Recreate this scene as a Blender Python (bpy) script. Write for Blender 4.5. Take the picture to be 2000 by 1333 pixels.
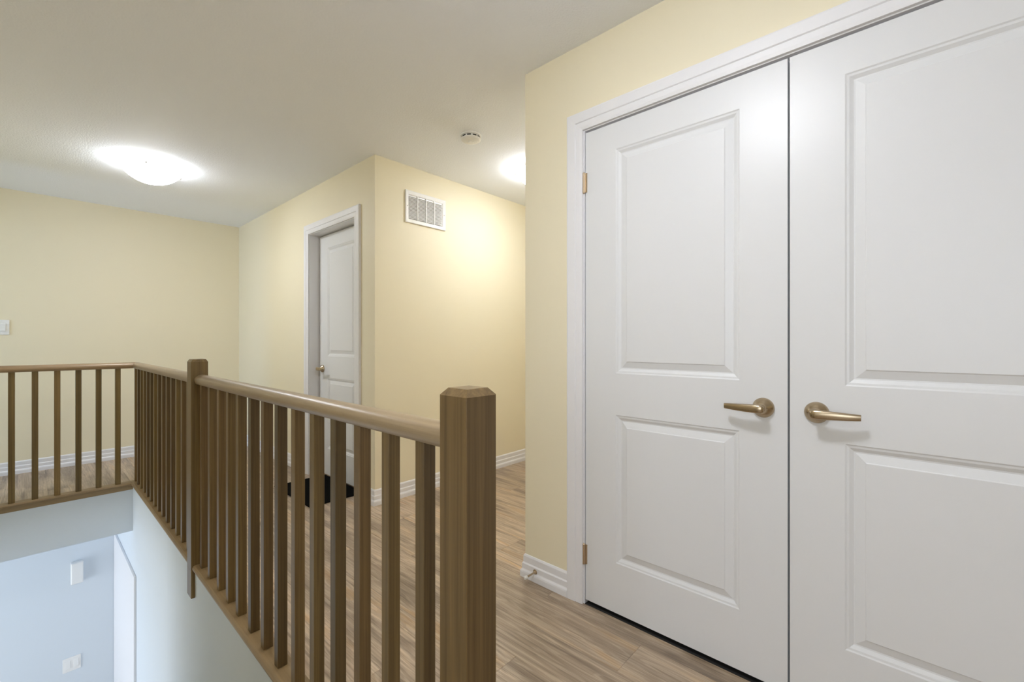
import bpy, bmesh, math, random
from mathutils import Vector
random.seed(7)
for o in list(bpy.data.objects): bpy.data.objects.remove(o)
S = bpy.context.scene
COL = S.collection

# ------------------------------------------------------------------ camera
F_PX = 864.0
YAW = math.atan2(945, F_PX)
CAM_H = 1.1415
cam = bpy.data.cameras.new('camera'); cam_o = bpy.data.objects.new('camera', cam); COL.objects.link(cam_o)
cam.sensor_width = 36.0; cam.sensor_fit = 'HORIZONTAL'; cam.lens = 36.0*F_PX/2000
cam.clip_start = 0.02
cam_o.location = (0, 0, CAM_H); cam_o.rotation_euler = (math.pi/2, 0, -YAW)
S.camera = cam_o

# ------------------------------------------------------------------ world, exposure, added daylight
W = bpy.data.worlds.new('world'); S.world = W; W.use_nodes = True
bgn = W.node_tree.nodes['Background']
bgn.inputs[0].default_value = (0.62, 0.78, 1.0, 1); bgn.inputs[1].default_value = 1.0
S.view_settings.view_transform = 'Standard'; S.view_settings.look = 'None'
S.view_settings.gamma = 1.0; S.view_settings.use_curve_mapping = False
S.view_settings.exposure = 0.0
S.cycles.diffuse_bounces = 10; S.cycles.max_bounces = 14

LAMP = (124.0, 96.0, 132.0)       # radiance at the middle of the glass bowls: over the railing, in the passage, by the closet
def daylight(name, loc, rot, sx, sy, power, color=(0.72, 0.86, 1.0)):
    l = bpy.data.lights.new(name, 'AREA'); l.shape = 'RECTANGLE'; l.size = sx; l.size_y = sy
    l.energy = power; l.color = color
    o = bpy.data.objects.new(name, l); COL.objects.link(o); o.location = loc; o.rotation_euler = rot
    return o
# added daylight lamps at invented openings out of view (upper hall end, lower hall end, open loft behind the camera)
K_UP, K_LOW, K_LOFT = 48.0, 62.0, 43.0
daylight('added_daylight_upper', (-2.98, 4.83, 1.2), (0, -math.pi/2, 0), 1.6, 0.38, K_UP, (0.42, 0.62, 1.0))  # added to throw the bluish patch on the hall wall
daylight('added_daylight_lower', (-2.48, 4.45, -1.45), (0, -math.pi/2, 0), 1.8, 1.9, K_LOW, (0.93, 0.965, 1.0))  # added to brighten the stairwell wall and lower hall
daylight('added_daylight_loft', (-3.18, -1.2, 1.5), (0, -math.pi/2, 0), 1.5, 2.6, K_LOFT, (0.92, 0.97, 1.04))  # added as ambient fill for ceiling, doors and walls

# ------------------------------------------------------------------ materials
def mat(name, col, rough=0.5, metal=0.0, spec=0.5, bump=None, coat=0.0):
    m = bpy.data.materials.new(name); m.use_nodes = True
    nt = m.node_tree; b = nt.nodes['Principled BSDF']
    b.inputs['Base Color'].default_value = (*col, 1); b.inputs['Roughness'].default_value = rough
    b.inputs['Metallic'].default_value = metal; b.inputs['Specular IOR Level'].default_value = spec
    b.inputs['Coat Weight'].default_value = coat
    if bump:
        sc, st, dist, det = bump
        tc = nt.nodes.new('ShaderNodeTexCoord')
        n = nt.nodes.new('ShaderNodeTexNoise'); n.inputs['Scale'].default_value = sc; n.inputs['Detail'].default_value = det
        bp = nt.nodes.new('ShaderNodeBump'); bp.inputs['Strength'].default_value = st; bp.inputs['Distance'].default_value = dist
        nt.links.new(tc.outputs['Object'], n.inputs['Vector']); nt.links.new(n.outputs['Fac'], bp.inputs['Height'])
        nt.links.new(bp.outputs['Normal'], b.inputs['Normal'])
    return m

def wood(name, dark, light, rough, axis=2, grain=60.0, stretch=0.03, spread=0.25, blotch=0.35):
    """stained timber: fine grain running along one object axis, tone varying from piece to piece"""
    m = bpy.data.materials.new(name); m.use_nodes = True
    nt = m.node_tree; L = nt.links; N = nt.nodes; b = N['Principled BSDF']
    tc = N.new('ShaderNodeTexCoord'); oi = N.new('ShaderNodeObjectInfo')
    add = N.new('ShaderNodeVectorMath'); add.operation = 'ADD'
    mul = N.new('ShaderNodeVectorMath'); mul.operation = 'SCALE'; mul.inputs[0].default_value = (7.3, 11.9, 5.1)
    L.new(oi.outputs['Random'], mul.inputs['Scale'])
    L.new(tc.outputs['Object'], add.inputs[0]); L.new(mul.outputs[0], add.inputs[1])
    mp = N.new('ShaderNodeMapping'); sc = [1, 1, 1]; sc[axis] = stretch; mp.inputs['Scale'].default_value = sc
    L.new(add.outputs[0], mp.inputs['Vector'])
    n1 = N.new('ShaderNodeTexNoise'); n1.inputs['Scale'].default_value = grain; n1.inputs['Detail'].default_value = 6
    n1.inputs['Roughness'].default_value = 0.65; n1.inputs['Distortion'].default_value = 0.6
    L.new(mp.outputs[0], n1.inputs['Vector'])
    n2 = N.new('ShaderNodeTexNoise'); n2.inputs['Scale'].default_value = grain*0.16; n2.inputs['Detail'].default_value = 3
    n2.inputs['Distortion'].default_value = 1.2
    L.new(mp.outputs[0], n2.inputs['Vector'])
    mx = N.new('ShaderNodeMix'); mx.data_type = 'FLOAT'; mx.inputs[0].default_value = blotch
    L.new(n1.outputs['Fac'], mx.inputs[2]); L.new(n2.outputs['Fac'], mx.inputs[3])
    mr = N.new('ShaderNodeMapRange'); mr.inputs['From Min'].default_value = 0.3; mr.inputs['From Max'].default_value = 0.7
    L.new(mx.outputs[0], mr.inputs['Value'])
    cr = N.new('ShaderNodeMix'); cr.data_type = 'RGBA'
    cr.inputs[6].default_value = (*dark, 1); cr.inputs[7].default_value = (*light, 1)
    L.new(mr.outputs[0], cr.inputs[0])
    hs = N.new('ShaderNodeHueSaturation')
    v = N.new('ShaderNodeMapRange'); v.inputs['To Min'].default_value = 1-spread; v.inputs['To Max'].default_value = 1+spread
    hv = N.new('ShaderNodeMath'); hv.operation = 'MULTIPLY'; hv.inputs[1].default_value = 37.7; L.new(oi.outputs['Random'], hv.inputs[0])
    hf = N.new('ShaderNodeMath'); hf.operation = 'FRACT'; L.new(hv.outputs[0], hf.inputs[0])
    hm = N.new('ShaderNodeMapRange'); hm.inputs['To Min'].default_value = 0.5-0.022*spread; hm.inputs['To Max'].default_value = 0.5+0.02*spread
    L.new(hf.outputs[0], hm.inputs['Value']); L.new(hm.outputs[0], hs.inputs['Hue'])
    L.new(oi.outputs['Random'], v.inputs['Value']); L.new(v.outputs[0], hs.inputs['Value'])
    L.new(cr.outputs[2], hs.inputs['Color']); L.new(hs.outputs[0], b.inputs['Base Color'])
    b.inputs['Roughness'].default_value = rough
    bp = N.new('ShaderNodeBump'); bp.inputs['Strength'].default_value = 0.12; bp.inputs['Distance'].default_value = 0.0015
    L.new(n1.outputs['Fac'], bp.inputs['Height']); L.new(bp.outputs['Normal'], b.inputs['Normal'])
    return m

M = {
 'cream': mat('cream_paint', (0.825, 0.76, 0.575), 0.55, bump=(220, 0.05, 0.001, 2)),
 'ceil': mat('ceiling_paint', (0.89, 0.925, 0.985), 0.8, bump=(110, 0.4, 0.004, 3)),
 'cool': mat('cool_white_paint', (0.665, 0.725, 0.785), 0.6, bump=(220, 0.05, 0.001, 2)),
 'trim': mat('white_trim', (0.80, 0.80, 0.825), 0.4),
 'door': mat('white_door', (0.745, 0.755, 0.772), 0.36),
 'plastic': mat('white_plastic', (0.83, 0.83, 0.82), 0.35),
 'grille': mat('white_grille', (0.85, 0.85, 0.84), 0.45),
 'dark': mat('dark_void', (0.02, 0.02, 0.02), 0.9),
 'bronze': mat('satin_bronze', (0.47, 0.375, 0.255), 0.27, metal=1.0),
 'brass': mat('hinge_brass', (0.58, 0.47, 0.34), 0.35, metal=1.0),
 'steel': mat('steel', (0.45, 0.42, 0.38), 0.4, metal=1.0),
 'rubber': mat('black_mat', (0.003, 0.003, 0.003), 1.0, spec=0.05, bump=(900, 0.4, 0.002, 1)),
 'rubberw': mat('white_rubber', (0.75, 0.74, 0.70), 0.6),
 'slab': mat('subfloor', (0.25, 0.21, 0.17), 0.9),
 'oakz': wood('stained_oak_upright', (0.080, 0.050, 0.017), (0.225, 0.148, 0.055), 0.42, 2, grain=210, stretch=0.012, spread=0.30, blotch=0.45),
 'oaky': wood('stained_oak_rail', (0.22, 0.155, 0.088), (0.40, 0.30, 0.185), 0.33, 1, grain=150, stretch=0.02, spread=0.08, blotch=0.55),
 'oakx': wood('stained_oak_cross_rail', (0.22, 0.145, 0.078), (0.38, 0.265, 0.150), 0.36, 0, grain=150, stretch=0.02, spread=0.08, blotch=0.55),
 'oakshoe': wood('stained_oak_shoe', (0.20, 0.135, 0.065), (0.36, 0.255, 0.135), 0.45, 1, spread=0.05),
 'oakshoex': wood('stained_oak_shoe_cross', (0.20, 0.135, 0.065), (0.36, 0.255, 0.135), 0.45, 0, spread=0.05),
}
def plank_mat():
    m = bpy.data.materials.new('laminate_plank'); m.use_nodes = True
    nt = m.node_tree; L = nt.links; N = nt.nodes; b = N['Principled BSDF']
    tc = N.new('ShaderNodeTexCoord'); oi = N.new('ShaderNodeObjectInfo')
    add = N.new('ShaderNodeVectorMath'); add.operation = 'ADD'
    mul = N.new('ShaderNodeVectorMath'); mul.operation = 'SCALE'; mul.inputs[0].default_value = (17.3, 41.9, 5.1)
    L.new(oi.outputs['Random'], mul.inputs['Scale']); L.new(tc.outputs['Object'], add.inputs[0]); L.new(mul.outputs[0], add.inputs[1])
    def noise(scale, sx, sy, det, dis, rough=0.6):
        mp = N.new('ShaderNodeMapping'); mp.inputs['Scale'].default_value = (sx, sy, 1); L.new(add.outputs[0], mp.inputs['Vector'])
        n = N.new('ShaderNodeTexNoise'); n.inputs['Scale'].default_value = scale; n.inputs['Detail'].default_value = det
        n.inputs['Distortion'].default_value = dis; n.inputs['Roughness'].default_value = rough
        L.new(mp.outputs[0], n.inputs['Vector']); return n.outputs['Fac']
    def ramp(src, stops):
        r = N.new('ShaderNodeValToRGB'); e = r.color_ramp.elements
        e[0].position = stops[0][0]; e[0].color = (*stops[0][1], 1); e[1].position = stops[-1][0]; e[1].color = (*stops[-1][1], 1)
        for p, c in stops[1:-1]: x = e.new(p); x.color = (*c, 1)
        L.new(src, r.inputs[0]); return r.outputs[0]
    def mix(kind, f, a, c):
        x = N.new('ShaderNodeMix'); x.data_type = 'RGBA'; x.blend_type = kind
        if isinstance(f, float): x.inputs[0].default_value = f
        else: L.new(f, x.inputs[0])
        L.new(a, x.inputs[6]); L.new(c, x.inputs[7]); return x.outputs[2]
    broad = noise(9, 1, 0.11, 4, 0.8)
    base = ramp(broad, [(0.32, (0.250, 0.190, 0.138)), (0.44, (0.400, 0.312, 0.226)), (0.56, (0.520, 0.408, 0.295)), (0.68, (0.530, 0.365, 0.210))])
    fine = noise(120, 1, 0.016, 5, 0.3, 0.7)
    streak = ramp(fine, [(0.34, (0.42, 0.40, 0.38)), (0.47, (0.92, 0.92, 0.92)), (0.66, (1.2, 1.2, 1.2))])
    c = mix('MULTIPLY', 0.7, base, streak)
    ring = noise(20, 1, 0.075, 2, 1.6)
    wv = N.new('ShaderNodeMath'); wv.operation = 'MULTIPLY'; wv.inputs[1].default_value = 30.0; L.new(ring, wv.inputs[0])
    sn = N.new('ShaderNodeMath'); sn.operation = 'SINE'; L.new(wv.outputs[0], sn.inputs[0])
    rg = ramp(sn.outputs[0], [(0.0, (0.80, 0.77, 0.74)), (0.6, (1.0, 1.0, 1.0)), (1.0, (1.04, 1.04, 1.03))])
    c = mix('MULTIPLY', 0.75, c, rg)
    kn = noise(7, 1, 0.42, 1, 0.6)
    kr = ramp(kn, [(0.0, (1, 1, 1)), (0.68, (1, 1, 1)), (0.80, (0.50, 0.45, 0.40))])
    c = mix('MULTIPLY', 0.9, c, kr)
    hs = N.new('ShaderNodeHueSaturation'); v = N.new('ShaderNodeMapRange'); v.inputs['To Min'].default_value = 0.84; v.inputs['To Max'].default_value = 1.14
    L.new(oi.outputs['Random'], v.inputs['Value']); L.new(v.outputs[0], hs.inputs['Value']); L.new(c, hs.inputs['Color'])
    L.new(hs.outputs[0], b.inputs['Base Color']); b.inputs['Roughness'].default_value = 0.38
    bp = N.new('ShaderNodeBump'); bp.inputs['Strength'].default_value = 0.1; bp.inputs['Distance'].default_value = 0.001
    L.new(fine, bp.inputs['Height']); L.new(bp.outputs['Normal'], b.inputs['Normal'])
    return m
M['plank'] = plank_mat()
BOWL_R = 0.180
def emis(name, col, s):
    """frosted glass lit by the bulb behind its middle: brightest there, weaker at the rim"""
    m = bpy.data.materials.new(name); m.use_nodes = True
    N = m.node_tree.nodes; L = m.node_tree.links; b = N['Principled BSDF']
    b.inputs['Base Color'].default_value = (0.9, 0.9, 0.88, 1); b.inputs['Emission Color'].default_value = (*col, 1)
    tc = N.new('ShaderNodeTexCoord'); mp = N.new('ShaderNodeMapping'); mp.inputs['Scale'].default_value = (1/BOWL_R, 1/BOWL_R, 0)
    dt = N.new('ShaderNodeVectorMath'); dt.operation = 'DOT_PRODUCT'
    L.new(tc.outputs['Object'], mp.inputs['Vector']); L.new(mp.outputs[0], dt.inputs[0]); L.new(mp.outputs[0], dt.inputs[1])
    mr = N.new('ShaderNodeMapRange'); mr.inputs['From Min'].default_value = 0; mr.inputs['From Max'].default_value = 1
    mr.inputs['To Min'].default_value = s; mr.inputs['To Max'].default_value = s*0.025
    pw = N.new('ShaderNodeMath'); pw.operation = 'POWER'; pw.inputs[1].default_value = 0.6
    L.new(dt.outputs['Value'], pw.inputs[0]); L.new(pw.outputs[0], mr.inputs['Value']); L.new(mr.outputs[0], b.inputs['Emission Strength'])
    return m
for i_, s_ in enumerate(LAMP): M['bowl%d' % i_] = emis('lit_frosted_glass', (0.97, 1.0, 1.06), s_)
gl = bpy.data.materials.new('window_glass'); gl.use_nodes = True
gb = gl.node_tree.nodes['Principled BSDF']; gb.inputs['Transmission Weight'].default_value = 1; gb.inputs['Roughness'].default_value = 0
gb.inputs['IOR'].default_value = 1.05; M['glass'] = gl

# ------------------------------------------------------------------ mesh helpers
def finish(name, bm, m, parent=None, smooth=False, loc=None):
    bmesh.ops.recalc_face_normals(bm, faces=bm.faces)
    me = bpy.data.meshes.new(name); 
    if loc is not None:
        bmesh.ops.translate(bm, verts=bm.verts, vec=-Vector(loc))
    bm.to_mesh(me); bm.free()
    if smooth:
        for p in me.polygons: p.use_smooth = True
    me.materials.append(M[m])
    o = bpy.data.objects.new(name, me); COL.objects.link(o)
    if loc is not None: o.location = loc
    if parent is not None:
        o.parent = parent
        o.location = Vector(o.location) - Vector(PLOC.get(parent.name, (0, 0, 0)))
    return o
PLOC = {}
def abox(bm, x0, x1, y0, y1, z0, z1, bev=0.0):
    vs = [bm.verts.new((x, y, z)) for x in (x0, x1) for y in (y0, y1) for z in (z0, z1)]
    fs = [(0, 1, 3, 2), (4, 6, 7, 5), (0, 4, 5, 1), (2, 3, 7, 6), (0, 2, 6, 4), (1, 5, 7, 3)]
    nf = [bm.faces.new([vs[i] for i in f]) for f in fs]
    if bev > 0:
        es = list({e for f in nf for e in f.edges})
        bmesh.ops.bevel(bm, geom=es, offset=bev, segments=1, affect='EDGES')
def boxes(name, lst, m, parent=None, bev=0.0, loc=None):
    bm = bmesh.new()
    for b in lst: abox(bm, *b, bev)
    return finish(name, bm, m, parent, loc=loc)
def thing(name, label, cat, loc=(0, 0, 0), group=None):
    o = bpy.data.objects.new(name, None); COL.objects.link(o); o.location = loc
    o.empty_display_size = 0.05
    o['label'] = label; o['category'] = cat
    if group: o['group'] = group
    PLOC[o.name] = loc
    return o
def struct(o, label=None, cat=None):
    o['kind'] = 'structure'
    if label: o['label'] = label
    if cat: o['category'] = cat
    return o
def lathe(bm, prof, n, origin, axis='Z', sgn=1, caps=True):
    """prof: (radius, height) pairs; axis of revolution through origin"""
    rings = []
    for r, h in prof:
        ring = []
        for i in range(n):
            a = 2*math.pi*i/n; c, s = r*math.cos(a), r*math.sin(a)
            p = {'Z': (c, s, sgn*h), 'X': (sgn*h, c, s), 'Y': (c, sgn*h, s)}[axis]
            ring.append(bm.verts.new((origin[0]+p[0], origin[1]+p[1], origin[2]+p[2])))
        rings.append(ring)
    for a, b in zip(rings, rings[1:]):
        for i in range(n):
            bm.faces.new((a[i], a[(i+1) % n], b[(i+1) % n], b[i]))
    if caps:
        bm.faces.new(rings[0]); bm.faces.new(rings[-1])
def sweep(bm, path, prof, mp, close_prof=True):
    """mitred sweep: path is a 2D polyline, prof is (offset to the left of the path, b), mp(u, v, b) -> 3D"""
    n = len(path); rings = []
    for i, p in enumerate(path):
        p = Vector(p)
        d0 = (p-Vector(path[i-1])).normalized() if i > 0 else None
        d1 = (Vector(path[i+1])-p).normalized() if i < n-1 else None
        if d0 is None: d0 = d1
        if d1 is None: d1 = d0
        n0 = Vector((-d0.y, d0.x)); n1 = Vector((-d1.y, d1.x))
        mi = (n0+n1)/(1+n0.dot(n1))
        rings.append([bm.verts.new(mp(p.x+mi.x*a, p.y+mi.y*a, b)) for a, b in prof])
    k = len(prof)
    for a, b in zip(rings, rings[1:]):
        for i in range(k if close_prof else k-1):
            j = (i+1) % k
            bm.faces.new((a[i], a[j], b[j], b[i]))
    bm.faces.new(rings[0]); bm.faces.new(rings[-1])

# ------------------------------------------------------------------ key dimensions (metres)
ZC = 2.438                 # ceiling
XR = 1.632                 # closet wall
XW = 1.624                 # wall with the far door
YV = 2.775                 # wall with the air grille
YF = 5.71                  # far wall
YE = 1.404                 # end of the closet wall
XS = 0.562                 # stairwell side wall
YB = 4.596                 # bulkhead under the cross railing
XL = -0.45                 # left wall of the stairwell
ZL = -2.76                 # floor of the lower level
ZB = -0.362                # ceiling of the lower level
YL = 5.585                 # far wall of the lower level
YN = -4.4                  # wall behind the camera

# ------------------------------------------------------------------ shell, upper level
struct(boxes('ceiling', [(-3.3, 4.1, YN-0.1, 5.85, ZC, ZC+0.1)], 'ceil'), 'grey-white stippled ceiling', 'ceiling')
DY0, DY1, DZ = -0.462, 1.064, 2.052      # closet opening
struct(boxes('wall_right', [(XR, XR+0.11, DY1+0.018, YE, 0, ZC), (XR, XR+0.11, YN, DY0-0.018, 0, ZC),
      (XR, XR+0.11, DY0-0.018, DY1+0.018, DZ+0.018, ZC)], 'cream'), 'cream wall around the white double closet doors', 'wall')
struct(boxes('wall_passage_near', [(XR+0.11, 4.0, YE-0.1, YE, 0, ZC)], 'cream'), 'cream near wall of the side passage', 'wall')
struct(boxes('wall_closet_back', [(2.35, 2.45, YN, YE-0.1, 0, ZC)], 'cream'), 'back wall inside the closet', 'wall')
struct(boxes('wall_passage_end', [(4.0, 4.1, YE-0.1, YV+0.1, 0, ZC)], 'cream'), 'cream end wall of the side passage', 'wall')
struct(boxes('wall_passage_far', [(XW+0.115, 4.0, YV, YV+0.1, 0, ZC)], 'cream'), 'brightly lit cream wall with the air grille', 'wall')
FY0, FY1, FZ = 3.048, 3.828, 2.048       # far door opening
struct(boxes('wall_hall', [(XW, XW+0.115, YV, FY0-0.018, 0, ZC), (XW, XW+0.115, FY1+0.018, YF, 0, ZC),
      (XW, XW+0.115, FY0-0.018, FY1+0.018, FZ+0.018, ZC), (XW+0.115, XW+0.125, FY0-0.018, FY1+0.018, 0, FZ+0.018)], 'cream'),
      'cream hall wall with the narrow white door', 'wall')
struct(boxes('wall_far', [(-3.1, XW+0.115, YF, YF+0.1, -0.02, ZC)], 'cream'), 'cream far wall behind the cross railing', 'wall')
struct(boxes('wall_left', [(XL-0.1, XL, 0.6, YB, ZB, ZC), (XL-0.1, XL, 0.6, 3.4, ZL, ZB)], 'cream'), 'cream left wall of the stairwell', 'wall')
struct(boxes('wall_loft_far', [(-3.2, XL-0.1, 0.6, 0.7, 0, ZC)], 'cream'), 'cream far wall of the open loft', 'wall')
struct(boxes('wall_hall_near', [(-3.0, XL-0.1, YB-0.1, YB, ZB, ZC)], 'cream'), 'cream near wall of the upper hall', 'wall')
def wall_with_hole(x0, x1, a0, a1, h0, h1, z0, z1, c0, c1, axis):
    out = [(x0, x1, a0, a1, z0, h0), (x0, x1, a0, a1, h1, z1), (x0, x1, a0, c0, h0, h1), (x0, x1, c1, a1, h0, h1)]
    if axis == 'Y': out = [(b[2], b[3], b[0], b[1], b[4], b[5]) for b in out]
    return out
struct(boxes('wall_hall_end', wall_with_hole(-3.1, -3.0, YB, YF, 0.35, 2.05, 0, ZC, 4.62, 5.04, 'X'), 'cream'), 'end wall of the upper hall with an added window', 'wall')
struct(boxes('wall_back', [(-3.3, XR, YN-0.1, YN, 0, ZC)], 'cream'), 'cream back wall of the open loft', 'wall')
struct(boxes('wall_loft', wall_with_hole(-3.3, -3.2, YN, 0.7, 0.7, 2.25, 0, ZC, -2.55, 0.15, 'X'), 'cream'), 'wall of the open loft with an added wide window', 'wall')
def window(name, pts, axis):
    x0, x1, a0, a1, z0, z1 = pts
    w = 0.05; fr = []
    for (p, q, r, s) in ((a0, a1, z0, z0+w), (a0, a1, z1-w, z1), (a0, a0+w, z0+w, z1-w), (a1-w, a1, z0+w, z1-w), ((a0+a1)/2-w/2, (a0+a1)/2+w/2, z0+w, z1-w)):
        fr.append((x0, x1, p, q, r, s) if axis == 'X' else (p, q, x0, x1, r, s))
    o = struct(boxes(name, fr, 'trim'), 'added white framed window out of view', 'window')  # every window built here is added, unseen, to go with a daylight lamp
    xm = (x0+x1)/2
    pb = (xm-0.003, xm+0.003, a0+w, a1-w, z0+w, z1-w) if axis == 'X' else (a0+w, a1-w, xm-0.003, xm+0.003, z0+w, z1-w)
    boxes('pane', [pb], 'glass', o)
window('added_window_1', (-3.08, -3.02, 4.62, 5.04, 0.35, 2.05), 'X')
struct(boxes('added_wall_doorway', [(-1.0, -0.9, YB, 4.83, 0, ZC), (-1.0, -0.9, 5.62, YF, 0, ZC), (-1.0, -0.9, 4.83, 5.62, 2.05, ZC)], 'cream'), 'added unseen cream wall whose doorway narrows the daylight in the upper hall', 'wall')  # added out of view to give the bluish wall patch its edge
window('added_window_2', (-3.28, -3.22, -2.55, 0.15, 0.7, 2.25), 'X')

# ------------------------------------------------------------------ floor: slab and individual planks
T = 0.012
slab = [(XS+0.1, 2.35, 0.6, YF, ZB, -T), (2.35, 4.0, YE-0.1, YV+0.1, ZB, -T), (-3.2, 2.35, YN, 0.6, ZB, -T), (-3.0, XS+0.1, YB+0.004, YF, ZB, -T)]
floor = struct(boxes('floor', slab, 'slab'), 'grey-brown wood plank floor of the landing and hall', 'floor')
struct(boxes('floor_closet', [(XR+0.002, 2.35, YN, YE-0.1, -T, -0.001)], 'dark'), 'closet floor coloured black for the shade under the doors', 'floor')  # black colour stands in for the shade in the gap below the leaves
PW = 0.182
regs = [(XS, XR, 0.6, YF), (-3.2, XR, YN, 0.6), (-3.0, XS, YB+0.004, YF), (XR, 4.0, YE, YV), (XW, XW+0.11, FY0, FY1)]
OFF = XR - 0.182*0.42
k0 = int((-3.2-OFF)//PW)-1
def clip(y0, y1, a, b):
    return max(y0, a), min(y1, b)
for k in range(k0, int((4.0-OFF)//PW)+2):
    c0, c1 = OFF+k*PW, OFF+(k+1)*PW
    # y-intervals of the floor in this column, from its centre line
    ivs = []
    for (x0, x1, y0, y1) in regs:
        a, b = max(c0, x0), min(c1, x1)
        if b-a < 0.004: continue
        ivs.append((a, b, y0, y1))
    # merge the pieces that share the same width
    ivs.sort()
    merged = {}
    for a, b, y0, y1 in ivs: merged.setdefault((round(a, 4), round(b, 4)), []).append([y0, y1])
    for (a, b), ys in merged.items():
        ys.sort(); out = [ys[0]]
        for y0, y1 in ys[1:]:
            if y0 <= out[-1][1]+0.001: out[-1][1] = max(out[-1][1], y1)
            else: out.append([y0, y1])
        st = ((k*0.457) % 1.22)
        for y0, y1 in out:
            y = y0 - ((y0-st) % 1.22)
            while y < y1:
                p, q = clip(y, y+1.22, y0, y1)
                if q-p > 0.01:
                    g = 0.0002
                    bm = bmesh.new(); abox(bm, a+g, b-g, p+g, q-g, -T, 0.0, 0.0007)
                    finish('plank', bm, 'plank', floor, loc=((a+b)/2, (p+q)/2, 0))
                y += 1.22

# ------------------------------------------------------------------ shell, lower level and stairs
struct(boxes('wall_stairwell', [(XS, XS+0.1, 0.6, YB, ZL, -T), (XS, XS+0.1, YB, YL, ZL, ZB-0.0005)], 'cool'), 'cool white stairwell wall below the railing', 'wall')
struct(boxes('wall_bulkhead', [(XL-0.1, XS, YB-0.001, YB+0.004, ZB, -T)], 'cool'), 'grey-white bulkhead face below the cross railing', 'wall')
struct(boxes('ceiling_lower', [(-2.6, XS, YB+0.004, YL+0.1, ZB-0.006, ZB), (-2.6, XL, 2.3, YB+0.004, ZB-0.006, ZB)], 'cool'), 'ceiling of the lower hall', 'ceiling')
struct(boxes('wall_lower_far', [(-2.6, XS+0.1, YL, YL+0.1, ZL, ZB-0.006)], 'cool'), 'cool white wall of the lower hall with doorbell chime', 'wall')
struct(boxes('wall_lower_end', wall_with_hole(-2.6, -2.5, 2.3, YL, -2.4, -0.5, ZL, ZB-0.006, 3.45, 5.45, 'X'), 'cool'), 'end wall of the lower hall with an added window', 'wall')
window('added_window_3', (-2.58, -2.52, 3.45, 5.45, -2.4, -0.5), 'X')
struct(boxes('wall_lower_near', [(-2.5, XL-0.1, 2.3, 2.4, ZL, ZB-0.006)], 'cool'), 'near wall of the lower hall', 'wall')
struct(boxes('floor_lower', [(-2.6, XS+0.1, 0.5, YL+0.1, ZL-0.1, ZL)], 'slab'), 'floor of the lower hall', 'floor')
struct(boxes('wall_stair_back', [(XL, XS, 0.5, 0.6, ZL, ZB)], 'cool'), 'wall below the landing', 'wall')
stairs = bpy.data.objects.new('stairs', None); COL.objects.link(stairs); struct(stairs, 'wooden steps descending to the lower hall', 'stairs')
rise = -ZL/14
for i in range(13):
    z = -(i+1)*rise; y = 0.6+i*0.262
    boxes('tread', [(XL+0.002, XS-0.002, y, y+0.285, z-0.028, z)], 'oakshoex', stairs, 0.004)
    boxes('riser', [(XL+0.002, XS-0.002, y+0.262, y+0.278, z-rise, z-0.028)], 'trim', stairs)
# white door leaf in the lower hall, slightly proud of the stairwell wall
d = boxes('door_3', [(XS-0.016, XS, 4.43, YL-0.002, ZL+0.01, -0.672)], 'trim', bev=0.002)
struct(d, 'plain white door in the lower hall', 'door')

# ------------------------------------------------------------------ doors
def door_leaf(bm, w, h, y0, z0, xf, panels, thick=0.035):
    """front at x = xf facing -x; spans y0..y0+w; panels: (ya, yb, za, zb) moulded fields"""
    def V(y, z, d=0.0): return bm.verts.new((xf+d, y, z))
    ya, yb = panels[0][0], panels[0][1]
    y1, z1 = y0+w, z0+h
    def quad(a, b, c, e): bm.faces.new([V(a, c), V(b, c), V(b, e), V(a, e)])
    quad(y0, ya, z0, z1); quad(yb, y1, z0, z1)
    zs = [z0] + [v for p in sorted(panels, key=lambda p: p[2]) for v in (p[2], p[3])] + [z1]
    for i in range(0, len(zs), 2): quad(ya, yb, zs[i], zs[i+1])
    steps = [(0, 0), (0.004, 0.0025), (0.010, 0.0035), (0.020, 0.0095), (0.024, 0.0100), (0.047, 0.0032), (0.050, 0.0010)]
    for (a, b, c, e) in panels:
        prev = None
        for off, dep in steps:
            ring = [V(a+off, c+off, dep), V(b-off, c+off, dep), V(b-off, e-off, dep), V(a+off, e-off, dep)]
            if prev:
                for i in range(4): bm.faces.new([prev[i], prev[(i+1) % 4], ring[(i+1) % 4], ring[i]])
            prev = ring
        bm.faces.new(prev)
    # sides and back
    B = [bm.verts.new((xf+thick, y, z)) for y, z in ((y0, z0), (y1, z0), (y1, z1), (y0, z1))]
    Fv = [V(y0, z0), V(y1, z0), V(y1, z1), V(y0, z1)]
    for i in range(4): bm.faces.new([Fv[i], Fv[(i+1) % 4], B[(i+1) % 4], B[i]])
    bm.faces.new(B)
    bmesh.ops.remove_doubles(bm, verts=bm.verts, dist=0.00005)

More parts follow.
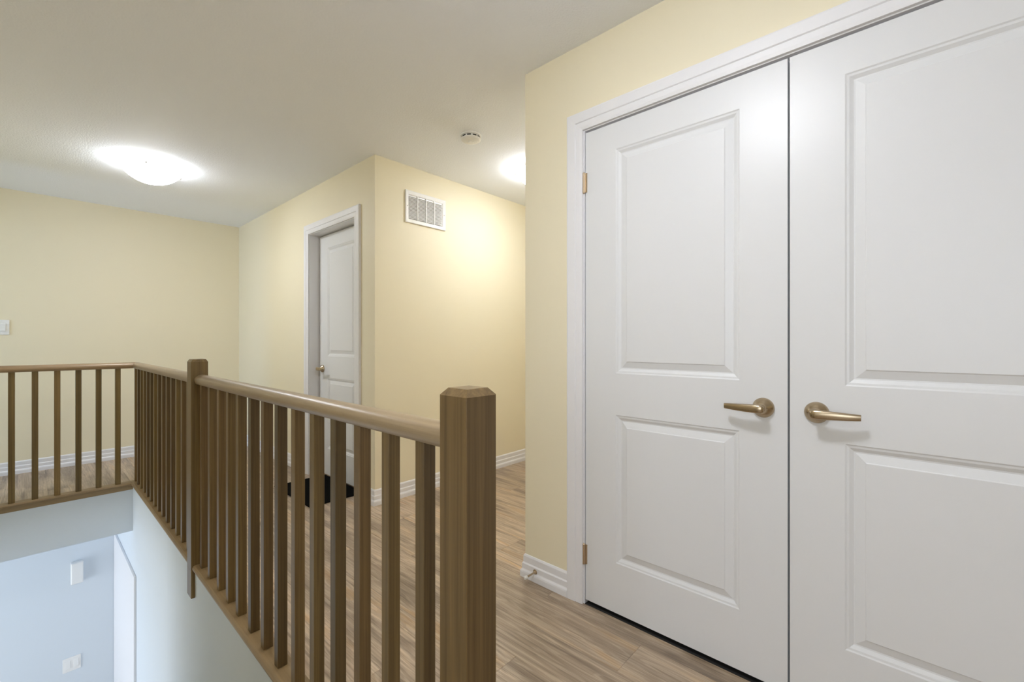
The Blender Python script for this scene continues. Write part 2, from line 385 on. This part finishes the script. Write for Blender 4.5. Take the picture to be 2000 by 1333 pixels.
def lever(parent, y, z, xf, dirn, scale=1.0):
    # rose with neck
    bm = bmesh.new()
    lathe(bm, [(0.0325, 0.0), (0.0325, 0.005), (0.030, 0.010), (0.020, 0.018), (0.0135, 0.024), (0.0115, 0.030), (0.0115, 0.050)], 40, (xf, y, z), 'X', -1)
    rose = finish('rose', bm, 'bronze', parent, smooth=True)
    # lever arm: rounded bar, tapering, curling gently back towards the door
    bm = bmesh.new()
    secs = [(-0.013, 0.006, 0.002), (-0.011, 0.0095, 0.006), (-0.004, 0.0125, 0.0095), (0.006, 0.0130, 0.0100), (0.02, 0.0125, 0.0092), (0.04, 0.0118, 0.0078), (0.06, 0.0108, 0.0068), (0.08, 0.0098, 0.0060), (0.098, 0.0088, 0.0055), (0.110, 0.0080, 0.0050)]
    rings = []
    for t, hz, hx in secs:
        xc = xf-0.050 + (0.0 if t < 0.04 else (t-0.04)**2*2.2)
        ring = []
        for i in range(16):
            a = 2*math.pi*i/16
            ca, sa = math.cos(a), math.sin(a)
            px = math.copysign(abs(ca)**0.7, ca)*hx; pz = math.copysign(abs(sa)**0.7, sa)*hz*1.12
            ring.append(bm.verts.new((xc+px, y+dirn*t, z+pz)))
        rings.append(ring)
    for a, b in zip(rings, rings[1:]):
        for i in range(16): bm.faces.new((a[i], a[(i+1) % 16], b[(i+1) % 16], b[i]))
    bm.faces.new(rings[0]); bm.faces.new(rings[-1])
    arm = finish('lever', bm, 'bronze', rose, smooth=True)
    m = arm.modifiers.new('edge', 'EDGE_SPLIT'); m.split_angle = math.radians(50)
    m2 = rose.modifiers.new('edge', 'EDGE_SPLIT'); m2.split_angle = math.radians(50)
    rose['label'] = 'satin bronze door lever'

def hinge(parent, x, y, z0, z1):
    bm = bmesh.new()
    lathe(bm, [(0.003, -0.003), (0.0065, 0.0), (0.0065, z1-z0), (0.003, z1-z0+0.004)], 14, (x, y, z0), 'Z', 1)
    abox(bm, x+0.001, x+0.006, y-0.014, y+0.014, z0+0.001, z1-0.001)
    finish('hinge', bm, 'brass', parent, smooth=False)['label'] = 'brass hinge'

LX = XR+0.003
zb, zh = 0.019, 2.025
# closet pair
for nm, y0, pan, hy, dr in (('door_1', 0.3035, None, 0.372, 1), ('door_2', -0.4595, None, 0.226, -1)):
    w = 0.757
    ya, yb = y0+0.141, y0+w-0.145
    if nm == 'door_2': ya, yb = y0+0.143, y0+w-0.141
    bm = bmesh.new()
    door_leaf(bm, w, zh, y0, zb, LX, [(ya, yb, 1.008, 1.934), (ya, yb, 0.225, 0.836)])
    dd = finish(nm, bm, 'door')
    struct(dd, 'white two-panel closet door with lever, hinged beside the cream wall' if nm == 'door_1' else 'white two-panel closet door with lever, the other leaf of the pair', 'door')
    lever(dd, hy, 0.922, LX, dr)
    if nm == 'door_1':
        hinge(dd, LX-0.006, 1.066, 1.785, 1.870); hinge(dd, LX-0.006, 1.066, 0.174, 0.259)
    else:
        hinge(dd, LX-0.006, -0.465, 1.785, 1.870); hinge(dd, LX-0.006, -0.465, 0.174, 0.259)
# far hall door
FX = 1.706
bm = bmesh.new()
door_leaf(bm, 0.757, zh, FY0+0.010, 0.012, FX, [(FY0+0.151, FY0+0.622, 1.014, 1.928), (FY0+0.151, FY0+0.622, 0.235, 0.832)])
dd = finish('door_4', bm, 'door'); struct(dd, 'narrow white two-panel door in the hall wall', 'door')
lever(dd, FY0+0.712, 0.905, FX, -1)

# ------------------------------------------------------------------ casings and jambs
CAS = [(0, 0), (0, 0.011), (0.012, 0.0135), (0.030, 0.0145), (0.032, 0.0125), (0.036, 0.0165), (0.056, 0.0175), (0.072, 0.0185), (0.078, 0.016), (0.078, 0)]
def casing(name, x, y0, y1, z1, depth, m='trim', reveal=0.005):
    bm = bmesh.new()
    # left-hand side of the path must point away from the opening: go up the +y side? path in (y, z)
    path = [(y0-reveal, 0.0), (y0-reveal, z1+reveal), (y1+reveal, z1+reveal), (y1+reveal, 0.0)]
    sweep(bm, path, CAS, lambda u, v, b: (x-b, u, v))
    o = finish(name, bm, m)
    t = 0.018
    bm = bmesh.new()
    abox(bm, x-0.001, x+depth, y0-t, y0, 0, z1+t); abox(bm, x-0.001, x+depth, y1, y1+t, 0, z1+t); abox(bm, x-0.001, x+depth, y0, y1, z1, z1+t)
    finish('jamb', bm, m, o)
    return o
struct(casing('trim_1', XR, DY0, DY1, DZ, 0.11), 'white moulded casing around the closet doors', 'door casing')
struct(casing('trim_2', XW, FY0, FY1, FZ, 0.115), 'white moulded casing around the narrow hall door', 'door casing')
# stops behind the leaves keep the closet dark
boxes('door_stop_bead', [(LX+0.037, LX+0.049, DY1-0.010, DY1, 0.0, DZ), (LX+0.037, LX+0.049, DY0, DY1, DZ-0.012, DZ)], 'trim', bpy.data.objects['trim_1'])

# ------------------------------------------------------------------ baseboards
BP = [(0, 0), (0.0185, 0), (0.0185, 0.024), (0.0170, 0.031), (0.0120, 0.039), (0.0115, 0.042), (0.0115, 0.064), (0.0085, 0.068), (0.0070, 0.070), (0.0070, 0.099), (0.003, 0.107), (0, 0.108)]
def baseboard(name, path, label):
    bm = bmesh.new(); sweep(bm, path, BP, lambda u, v, b: (u, v, b))
    struct(finish(name, bm, 'trim'), label, 'baseboard')
co = 0.083
baseboard('baseboard_far', [(XW-0.0185, YF), (-0.9, YF)], 'white stepped baseboard along the far wall')
baseboard('baseboard_hall', [(XW, FY1+co), (XW, YF)], 'white stepped baseboard between the hall door and the far wall')
baseboard('baseboard_passage', [(4.0, YV), (XW, YV), (XW, FY0-co)][::1], 'white stepped baseboard wrapping the corner under the air grille')
baseboard('baseboard_right', [(XR, DY1+co), (XR, YE), (4.0, YE)], 'white stepped baseboard at the end of the closet wall')

# ------------------------------------------------------------------ railing
rail = thing('stair_railing', 'brown stained wooden railing with square balusters around the stairwell', 'railing', (0.585, 0.65, 0))
BS = 0.032; XB = 0.590; YC = 4.611
RB, RT = 0.925, 0.972
def loaf(w, z0, z1):
    h = z1-z0; pts = [(-w*0.36, z0), (w*0.36, z0), (w*0.43, z0+h*0.10)]
    for i in range(9):
        a = -0.25 + (math.pi+0.5)*i/8
        pts.append((w/2*math.cos(a), z0+h*0.48+h*0.52*math.sin(a)))
    pts.append((-w*0.43, z0+h*0.10))
    return pts
LP = loaf(0.064, RB, RT)
XN0 = 0.545
NY = [(0.612, 0.691), (2.655, 2.735)]
def newel(y0, y1, w, low, bev_top):
    bm = bmesh.new()
    x0, x1 = XN0, XN0+w; XN = (x0+x1)/2
    def ring(i, z): return [bm.verts.new(p) for p in ((x0+i, y0+i, z), (x1-i, y0+i, z), (x1-i, y1-i, z), (x0+i, y1-i, z))]
    rs = [ring(0, 0.0005), ring(0, 1.036), ring(bev_top, 1.050)]
    for a, b in zip(rs, rs[1:]):
        for i in range(4): bm.faces.new((a[i], a[(i+1) % 4], b[(i+1) % 4], b[i]))
    bm.faces.new(rs[0]); bm.faces.new(rs[-1])
    ve = [e for e in bm.edges if abs(e.verts[0].co.z-e.verts[1].co.z) > 0.5]
    bmesh.ops.bevel(bm, geom=ve, offset=0.0012, segments=1, affect='EDGES')
    if low: abox(bm, x0, XS-0.0005, y0, y1, -0.140, 0.0005, 0.001)
    return finish('newel_post', bm, 'oakz', rail, loc=(XN, (y0+y1)/2, 0))
newel(*NY[0], 0.0785, False, 0.012); newel(*NY[1], 0.072, True, 0.008)
# handrails
bm = bmesh.new(); sweep(bm, [(XB, NY[0][1]), (XB, NY[1][0])], LP, lambda u, v, b: (u, v, b))
o = finish('handrail', bm, 'oaky', rail, smooth=True, loc=(XB, 1.7, 0.95))
o.modifiers.new('e', 'EDGE_SPLIT').split_angle = math.radians(45)
# two lengths meeting in a mitre at the corner: sweep both legs, keep one each
def leg(which, prof):
    bm = bmesh.new(); path = [(XB, NY[1][1]), (XB, YC), (XL, YC)]
    n = len(prof)
    rings = []
    for i, (p, d) in enumerate((((XB, NY[1][1]), (-1, 0)), ((XB, YC), (-1, -1)), ((XL, YC), (0, -1)))):
        rings.append([bm.verts.new((p[0]+d[0]*a, p[1]+d[1]*a, b)) for a, b in prof])
    a, b = (rings[0], rings[1]) if which == 0 else (rings[1], rings[2])
    for i in range(n): bm.faces.new((a[i], a[(i+1) % n], b[(i+1) % n], b[i]))
    bm.faces.new(a); bm.faces.new(b)
    bmesh.ops.delete(bm, geom=[v for v in (rings[2] if which == 0 else rings[0])], context='VERTS')
    return bm
for wch, m_, lc in ((0, 'oaky', (XB, 3.6, 0.95)), (1, 'oakx', (0.1, YC, 0.95))):
    o = finish('handrail', leg(wch, LP), m_, rail, smooth=True, loc=lc)
    o.modifiers.new('e', 'EDGE_SPLIT').split_angle = math.radians(45)
# shoe rails
SH = 0.022
SP = [(-0.041, 0.0008), (0.033, 0.0008), (0.040, 0.004), (0.041, 0.012), (0.037, 0.019), (0.030, SH), (-0.036, SH), (-0.041, 0.016)]
bm = bmesh.new(); sweep(bm, [(XB, NY[0][1]), (XB, NY[1][0])], SP, lambda u, v, b: (u, v, b))
finish('shoe_rail', bm, 'oakshoe', rail, loc=(XB, 1.7, 0))
for wch, m_, lc in ((0, 'oakshoe', (XB, 3.6, 0)), (1, 'oakshoex', (0.1, YC, 0))):
    bm = leg(wch, [(a, b) for a, b in SP])
    finish('shoe_rail', bm, m_, rail, loc=lc)
# moulding under the nosing of the cross run
bm = bmesh.new()
abox(bm, XL, XS, YB-0.005, YB-0.0012, -0.036, 0.0004, 0.0015)
finish('cove_moulding', bm, 'oakshoex', rail, loc=(0.1, YB, 0))
# balusters share one mesh
bm = bmesh.new(); abox(bm, -BS/2, BS/2, -BS/2, BS/2, SH-0.0005, RB+0.004, 0.0015)
b0 = finish('baluster', bm, 'oakz', rail)
spots = [(XB, y+BS/2) for y in (0.7818, 0.919, 1.0537, 1.187, 1.323, 1.463, 1.606, 1.739, 1.877, 2.028, 2.162, 2.298, 2.446, 2.590)]
spots += [(XB, 2.867+0.1331*i+BS/2) for i in range(13)] + [(XB, YC)]
spots += [(0.473-0.1101*i, YC) for i in range(9)]
for i, (x, y) in enumerate(spots):
    o = b0 if i == 0 else b0.copy()
    if i: COL.objects.link(o); o.parent = rail
    o.location = Vector((x, y, 0))-Vector(PLOC[rail.name])
    o.rotation_euler = (0, 0, (i % 4)*math.pi/2)

# ------------------------------------------------------------------ ceiling lamps
def lamp(x, y, label, k):
    t = thing('ceiling_lamp', label, 'ceiling lamp', (x, y, ZC), 'round ceiling lamps')
    bm = bmesh.new(); lathe(bm, [(0.168, 0.0), (0.170, -0.024), (0.166, -0.031)], 40, (x, y, ZC-0.0005))
    finish('pan', bm, 'plastic', t, loc=(x, y, ZC))
    bm = bmesh.new(); R, dpt, ZR = BOWL_R, 0.097, 0.038
    Rs = (R*R+dpt*dpt)/(2*dpt); amax = math.asin(R/Rs)
    prof = [(R+0.001, -ZR+0.0015)]
    for i in range(11):
        a = amax*(1-i/10)
        prof.append((max(Rs*math.sin(a), 0.002), -ZR-dpt+Rs*(1-math.cos(a))))
    lathe(bm, prof, 48, (x, y, ZC), caps=False)
    finish('glass_bowl', bm, 'bowl%d' % k, t, smooth=True, loc=(x, y, ZC))
    for k in range(3):
        a = math.radians(132.4+120*k)
        bm = bmesh.new()
        cx, cy = x+0.184*math.cos(a), y+0.184*math.sin(a)
        lathe(bm, [(0.0035, -0.028), (0.006, -0.032), (0.006, -0.046), (0.002, -0.050)], 10, (cx, cy, ZC))
        finish('clip', bm, 'steel', t, loc=(x, y, ZC))
lamp(0.614, 4.160, 'lit round glass ceiling lamp over the stairwell railing', 0)
lamp(2.60, 2.09, 'lit ceiling lamp half hidden by the closet wall corner, past the smoke detector', 1)
lamp(0.50, 0.56, 'lit ceiling lamp in front of the double closet doors', 2)

# ------------------------------------------------------------------ smoke detector
t = thing('smoke_detector', 'round white smoke detector on the ceiling near the air grille', 'smoke detector', (1.885, 2.075, ZC))
bm = bmesh.new(); lathe(bm, [(0.066, 0), (0.066, -0.007), (0.063, -0.009)], 40, (1.885, 2.075, ZC-0.0003)); finish('base_plate', bm, 'plastic', t, loc=(1.885, 2.075, ZC))
bm = bmesh.new(); lathe(bm, [(0.054, -0.008), (0.056, -0.012), (0.057, -0.020), (0.062, -0.022), (0.062, -0.027), (0.055, -0.032), (0.040, -0.036), (0.020, -0.038)], 40, (1.885, 2.075, ZC)); finish('cover', bm, 'plastic', t, smooth=False, loc=(1.885, 2.075, ZC))
bm = bmesh.new(); lathe(bm, [(0.018, -0.037), (0.018, -0.042), (0.015, -0.044)], 24, (1.885, 2.075, ZC)); finish('test_button', bm, 'plastic', t, loc=(1.885, 2.075, ZC))
for k in range(10):
    a = 2*math.pi*k/10
    bm = bmesh.new()
    c, s = math.cos(a), math.sin(a)
    vs = []
    abox(bm, -0.012, 0.012, -0.0015, 0.0015, -0.0195, -0.0125)
    bmesh.ops.rotate(bm, verts=bm.verts, cent=(0, 0, 0), matrix=__import__('mathutils').Matrix.Rotation(a+math.pi/2, 3, 'Z'))
    bmesh.ops.translate(bm, verts=bm.verts, vec=(1.885+0.056*c, 2.075+0.056*s, ZC))
    finish('vent_slot', bm, 'dark', t, loc=(1.885, 2.075, ZC))

# ------------------------------------------------------------------ air grille
GX0, GX1, GZ0, GZ1 = 1.868, 2.240, 2.018, 2.256
t = thing('air_grille', 'white louvred air return grille on the cream wall', 'air vent', ((GX0+GX1)/2, YV, GZ0))
bm = bmesh.new()
fp = [(0, 0.0), (0, 0.011), (0.004, 0.013), (0.026, 0.0085), (0.030, 0.003), (0.030, 0.0)]
rings = []
for (sx, sz, cx, cz) in ((1, 1, GX0, GZ0), (-1, 1, GX1, GZ0), (-1, -1, GX1, GZ1), (1, -1, GX0, GZ1)):
    rings.append([bm.verts.new((cx+sx*a, YV-b-0.0003, cz+sz*a)) for a, b in fp])
for i in range(4):
    a, b = rings[i], rings[(i+1) % 4]
    for j in range(len(fp)): bm.faces.new((a[j], a[(j+1) % len(fp)], b[(j+1) % len(fp)], b[j]))
finish('frame', bm, 'grille', t)
boxes('backing', [(GX0+0.030, GX1-0.030, YV-0.0016, YV-0.0003, GZ0+0.030, GZ1-0.030)], 'steel', t)
NS = 17
for i in range(NS):
    z = GZ0+0.034+(GZ1-GZ0-0.068)*(i+0.5)/NS
    bm = bmesh.new()
    x0, x1 = GX0+0.030, GX1-0.030
    q = [(YV-0.0090, z-0.0050), (YV-0.0080, z-0.0056), (YV-0.0018, z+0.0024), (YV-0.0028, z+0.0030)]
    A = [bm.verts.new((x0, y, zz)) for y, zz in q]; B = [bm.verts.new((x1, y, zz)) for y, zz in q]
    for j in range(4): bm.faces.new((A[j], A[(j+1) % 4], B[(j+1) % 4], B[j]))
    bm.faces.new(A); bm.faces.new(B)
    finish('slat', bm, 'grille', t)
for i in range(1, 4):
    x = GX0+0.030+(GX1-GX0-0.060)*i/4
    boxes('divider', [(x-0.003, x+0.003, YV-0.0105, YV-0.0016, GZ0+0.028, GZ1-0.028)], 'grille', t)
for x in (GX0+0.014, GX1-0.014):
    bm = bmesh.new(); lathe(bm, [(0.0045, 0.009), (0.004, 0.0125), (0.002, 0.0135)], 12, (x, YV, (GZ0+GZ1)/2), 'Y', -1); finish('screw', bm, 'steel', t)

# ------------------------------------------------------------------ switch plates, chime
def plate(name, label, cat, x0, x1, z0, z1, yw, rockers):
    t = thing(name, label, cat, ((x0+x1)/2, yw, z0))
    boxes('cover_plate', [(x0, x1, yw-0.006, yw-0.0003, z0, z1)], 'plastic', t, 0.0015)
    zc = (z0+z1)/2
    for xc in rockers:
        r = boxes('rocker_frame', [(xc-0.018, xc+0.018, yw-0.0072, yw-0.005, zc-0.035, zc+0.035)], 'plastic', t, 0.0006)
        bm = bmesh.new(); x0_, x1_ = xc-0.015, xc+0.015
        q = [(yw-0.0070, zc-0.032), (yw-0.0120, zc-0.031), (yw-0.0085, zc+0.031), (yw-0.0070, zc+0.032)]
        A = [bm.verts.new((x0_, y, zz)) for y, zz in q]; B = [bm.verts.new((x1_, y, zz)) for y, zz in q]
        for j in range(4): bm.faces.new((A[j], A[(j+1) % 4], B[(j+1) % 4], B[j]))
        bm.faces.new(A); bm.faces.new(B); finish('rocker', bm, 'plastic', t)
plate('light_switch', 'white rocker light switch on the cream far wall', 'light switch', -0.182, -0.108, 1.194, 1.322, YF, [-0.145])
plate('light_switch', 'white double rocker light switch on the lower hall wall', 'light switch', 0.206, 0.322, -1.812, -1.688, YL, [0.237, 0.291])
t = thing('doorbell_chime', 'small white doorbell chime box on the lower hall wall', 'doorbell chime', (0.296, YL, -1.03))
boxes('housing', [(0.256, 0.336, YL-0.045, YL-0.0003, -1.030, -0.842)], 'plastic', t, 0.003)
boxes('cover', [(0.260, 0.332, YL-0.050, YL-0.0445, -1.025, -0.847)], 'plastic', t, 0.002)

# ------------------------------------------------------------------ door stop and mat
XBb = XR-0.0115
t = thing('door_stop', 'small metal door stop with white tip screwed to the baseboard', 'door stop', (XBb, 1.333, 0.046))
bm = bmesh.new(); lathe(bm, [(0.012, 0.0), (0.012, 0.002), (0.007, 0.005), (0.0045, 0.010)], 20, (XBb-0.0003+0.0012, 1.333, 0.046), 'X', -1); finish('flange', bm, 'bronze', t, smooth=False)
bm = bmesh.new(); lathe(bm, [(0.0042, 0.008), (0.0042, 0.062)], 14, (XBb, 1.333, 0.046), 'X', -1); finish('rod', bm, 'bronze', t, smooth=False)
bm = bmesh.new(); lathe(bm, [(0.0075, 0.060), (0.0085, 0.064), (0.0085, 0.072), (0.006, 0.076)], 16, (XBb, 1.333, 0.046), 'X', -1); finish('tip', bm, 'rubberw', t, smooth=False)
bm = bmesh.new(); abox(bm, 1.296, 1.700, 3.056, 3.705, 0.0005, 0.009, 0.002)
o = finish('door_mat', bm, 'rubber', loc=(1.5, 3.38, 0)); o['label'] = 'plain black door mat on the floor at the narrow hall door'; o['category'] = 'door mat'
